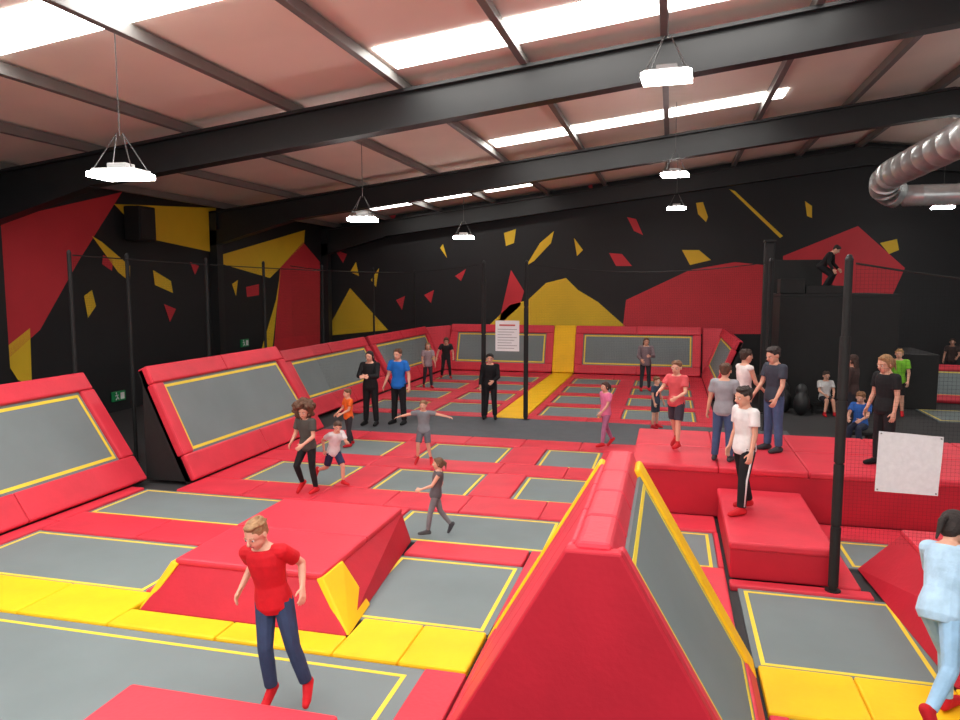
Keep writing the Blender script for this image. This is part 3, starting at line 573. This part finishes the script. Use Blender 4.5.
# ---------------------------------------------------------------- ducts
t=thing('air_duct','round galvanised spiral duct running towards the back at upper right','duct',(4.2,14,5.2))
def duct(name,pts,r,parent,step=.6):
    P0=[V(p) for p in pts]; out=[P0[0]]; rr=[r]
    for a,b in zip(P0,P0[1:]):
        n=max(1,int((b-a).length/step)); d=(b-a).normalized()
        for i in range(n):
            c=a.lerp(b,(i+.5)/n)
            for q,k in ((-.025,1),(-.015,1.02),(.015,1.02),(.025,1)): out.append(c+d*q); rr.append(r*k)
    out.append(P0[-1]); rr.append(r)
    bm=bmesh.new(); path(bm,out,rr,24); return obj(name,bm,GALV,parent,True)
duct('main_duct',[(4.2,5,5.2),(4.2,16.5,5.2)],.28,t)
duct('elbow',[(4.2,16.4,5.2),(4.2,16.9,5.17),(4.22,17.3,5.08),(4.35,17.55,4.98),(4.6,17.65,4.9)],.285,t,.3)
t=thing('air_duct','smaller branch of galvanised duct going off to the right below the main duct','duct',(6.5,17.6,4.8))
duct('branch_duct',[(4.72,17.68,4.88),(9.5,17.68,4.88)],.22,t)
# ---------------------------------------------------------------- dark partition, bench, bean bags
t=thing('black_partition','tall black stepped partition behind the people on the platform','partition',(3.9,20.6,-.07))
mkbox('main_box',RUB,2.62,5.3,19.6,22.5,-.07,2.7,.01,t); mkbox('top_deck',RUB,2.62,5.3,19.6,22.5,2.7,2.78,.01,t)
mkbox('raised_box',RUB,2.62,3.2,19.65,20.2,2.78,3.15,.02,t); mkbox('raised_box',RUB,2.62,3.85,21.2,22.3,2.78,3.66,.02,t)
mkbox('parapet',RUB,3.22,4.2,19.65,19.8,2.78,2.98,.01,t)
mkbox('lower_step',RUB,5.36,6.4,20.2,22.4,-.07,1.3,.02,t)
t=thing('padded_pillar','plain dark square pillar at the right end of the far court','pillar',(2.22,18.8,-.07))
mkbox('shaft',RUB,2.12,2.34,18.64,18.93,-.07,4.0,.03,t); mkbox('cap_plate',RUB,2.1,2.36,18.62,18.95,4.0,4.05,.01,t); mkbox('base_plate',STEEL,2.02,2.44,18.56,19.01,-.07,-.04,.005,t)
def bench(label,x,y,w,hh,d=.4):
    t=thing('low_bench',label,'bench',(x,y,-.07)); mkbox('seat',RUB,x-w/2,x+w/2,y-d/2,y+d/2,hh-.07,hh,.02,t)
    for sx in (-1,1): mkbox('leg',STEEL,x+sx*(w/2-.1)-.04,x+sx*(w/2-.1)+.04,y-d/2+.04,y+d/2-.04,-.07,hh-.07,.005,t)
pp=at(824,414,z=-.07); bench('low black bench under the seated child in pale grey',pp.x,pp.y+.16,.62,.2,.34)
pp=at(859,446,z=-.07); bench('low black bench behind the raised platform under the child in blue',pp.x,pp.y+.16,.6,.2,.34)
for i,(px,py,lab) in enumerate(((783,412,'black bean bag against the partition, left one'),(801,415,'black bean bag against the partition beside the bench'))):
    p=at(px,py,z=-.07); bm=bmesh.new(); ell(bm,p+V((0,0,.27)),Matrix.Identity(3),.19,.24,.28,18,12); ell(bm,p+V((0,.06,.55)),Matrix.Identity(3),.14,.13,.2,14,9); tag(obj('bean_bag',solid(bm,'bean_bag',.02,4),STEEL,None,True),lab,'bean bag')
angled('low red-framed leaning trampoline in the far right distance',(6.5,21.5,-.07),(9.8,21.0,-.07),(6.7,23.2,.7),(10,22.7,.7),bw=.3)
bed('grey trampoline in the far right distance before the low leaning one',5.9,8.8,18.4,20.0)
# speaker, exit signs
p=at(141,224,x=-12.7); t=thing('wall_speaker','black loudspeaker mounted high on the left wall','speaker',p)
mkbox('cabinet',RUB,p.x-.25,p.x+.2,p.y-.3,p.y+.3,p.z-.42,p.z+.42,.03,t); mkbox('grille',STEEL,p.x+.2,p.x+.215,p.y-.25,p.y+.25,p.z-.36,p.z+.36,0,t); mkbox('bracket',STEEL,-13,p.x-.2,p.y-.05,p.y+.05,p.z-.05,p.z+.05,0,t)
for px,py,lab in ((245,343,'small green exit sign low on the left wall farther away'),(119,396,'small green exit sign on the left wall between the leaning trampolines')):
    p=at(px,py,x=-12.95); t=thing('exit_sign',lab,'sign',p)
    sp_=mkbox('sign_plate',GREEN,-12.99,-12.94,p.y-.22,p.y+.22,p.z-.12,p.z+.12,.01,t)
    bm=bmesh.new(); x=-12.935; box(bm,x-.004,x,p.y+.04,p.y+.17,p.z-.08,p.z+.08); obj('door_symbol',bm,PAPER,sp_); bm=bmesh.new()
    for q in (((p.y-.1,p.z+.05),(p.y-.06,p.z-.02)),((p.y-.06,p.z-.02),(p.y-.12,p.z-.08)),((p.y-.06,p.z-.02),(p.y-.02,p.z-.08)),((p.y-.14,p.z+.02),(p.y-.04,p.z+.03))): tube(bm,(x,*q[0]),(x,*q[1]),.012,.012,6)
    ell(bm,V((x,p.y-.1,p.z+.085)),Matrix.Identity(3),.01,.022,.022,8,6); obj('running_figure',bm,PAPER,sp_)
# ---------------------------------------------------------------- world
w=bpy.data.worlds.new('world'); scn.world=w; w.use_nodes=True; w.node_tree.nodes['Background'].inputs[0].default_value=(1,.98,.96,1); w.node_tree.nodes['Background'].inputs[1].default_value=1.1
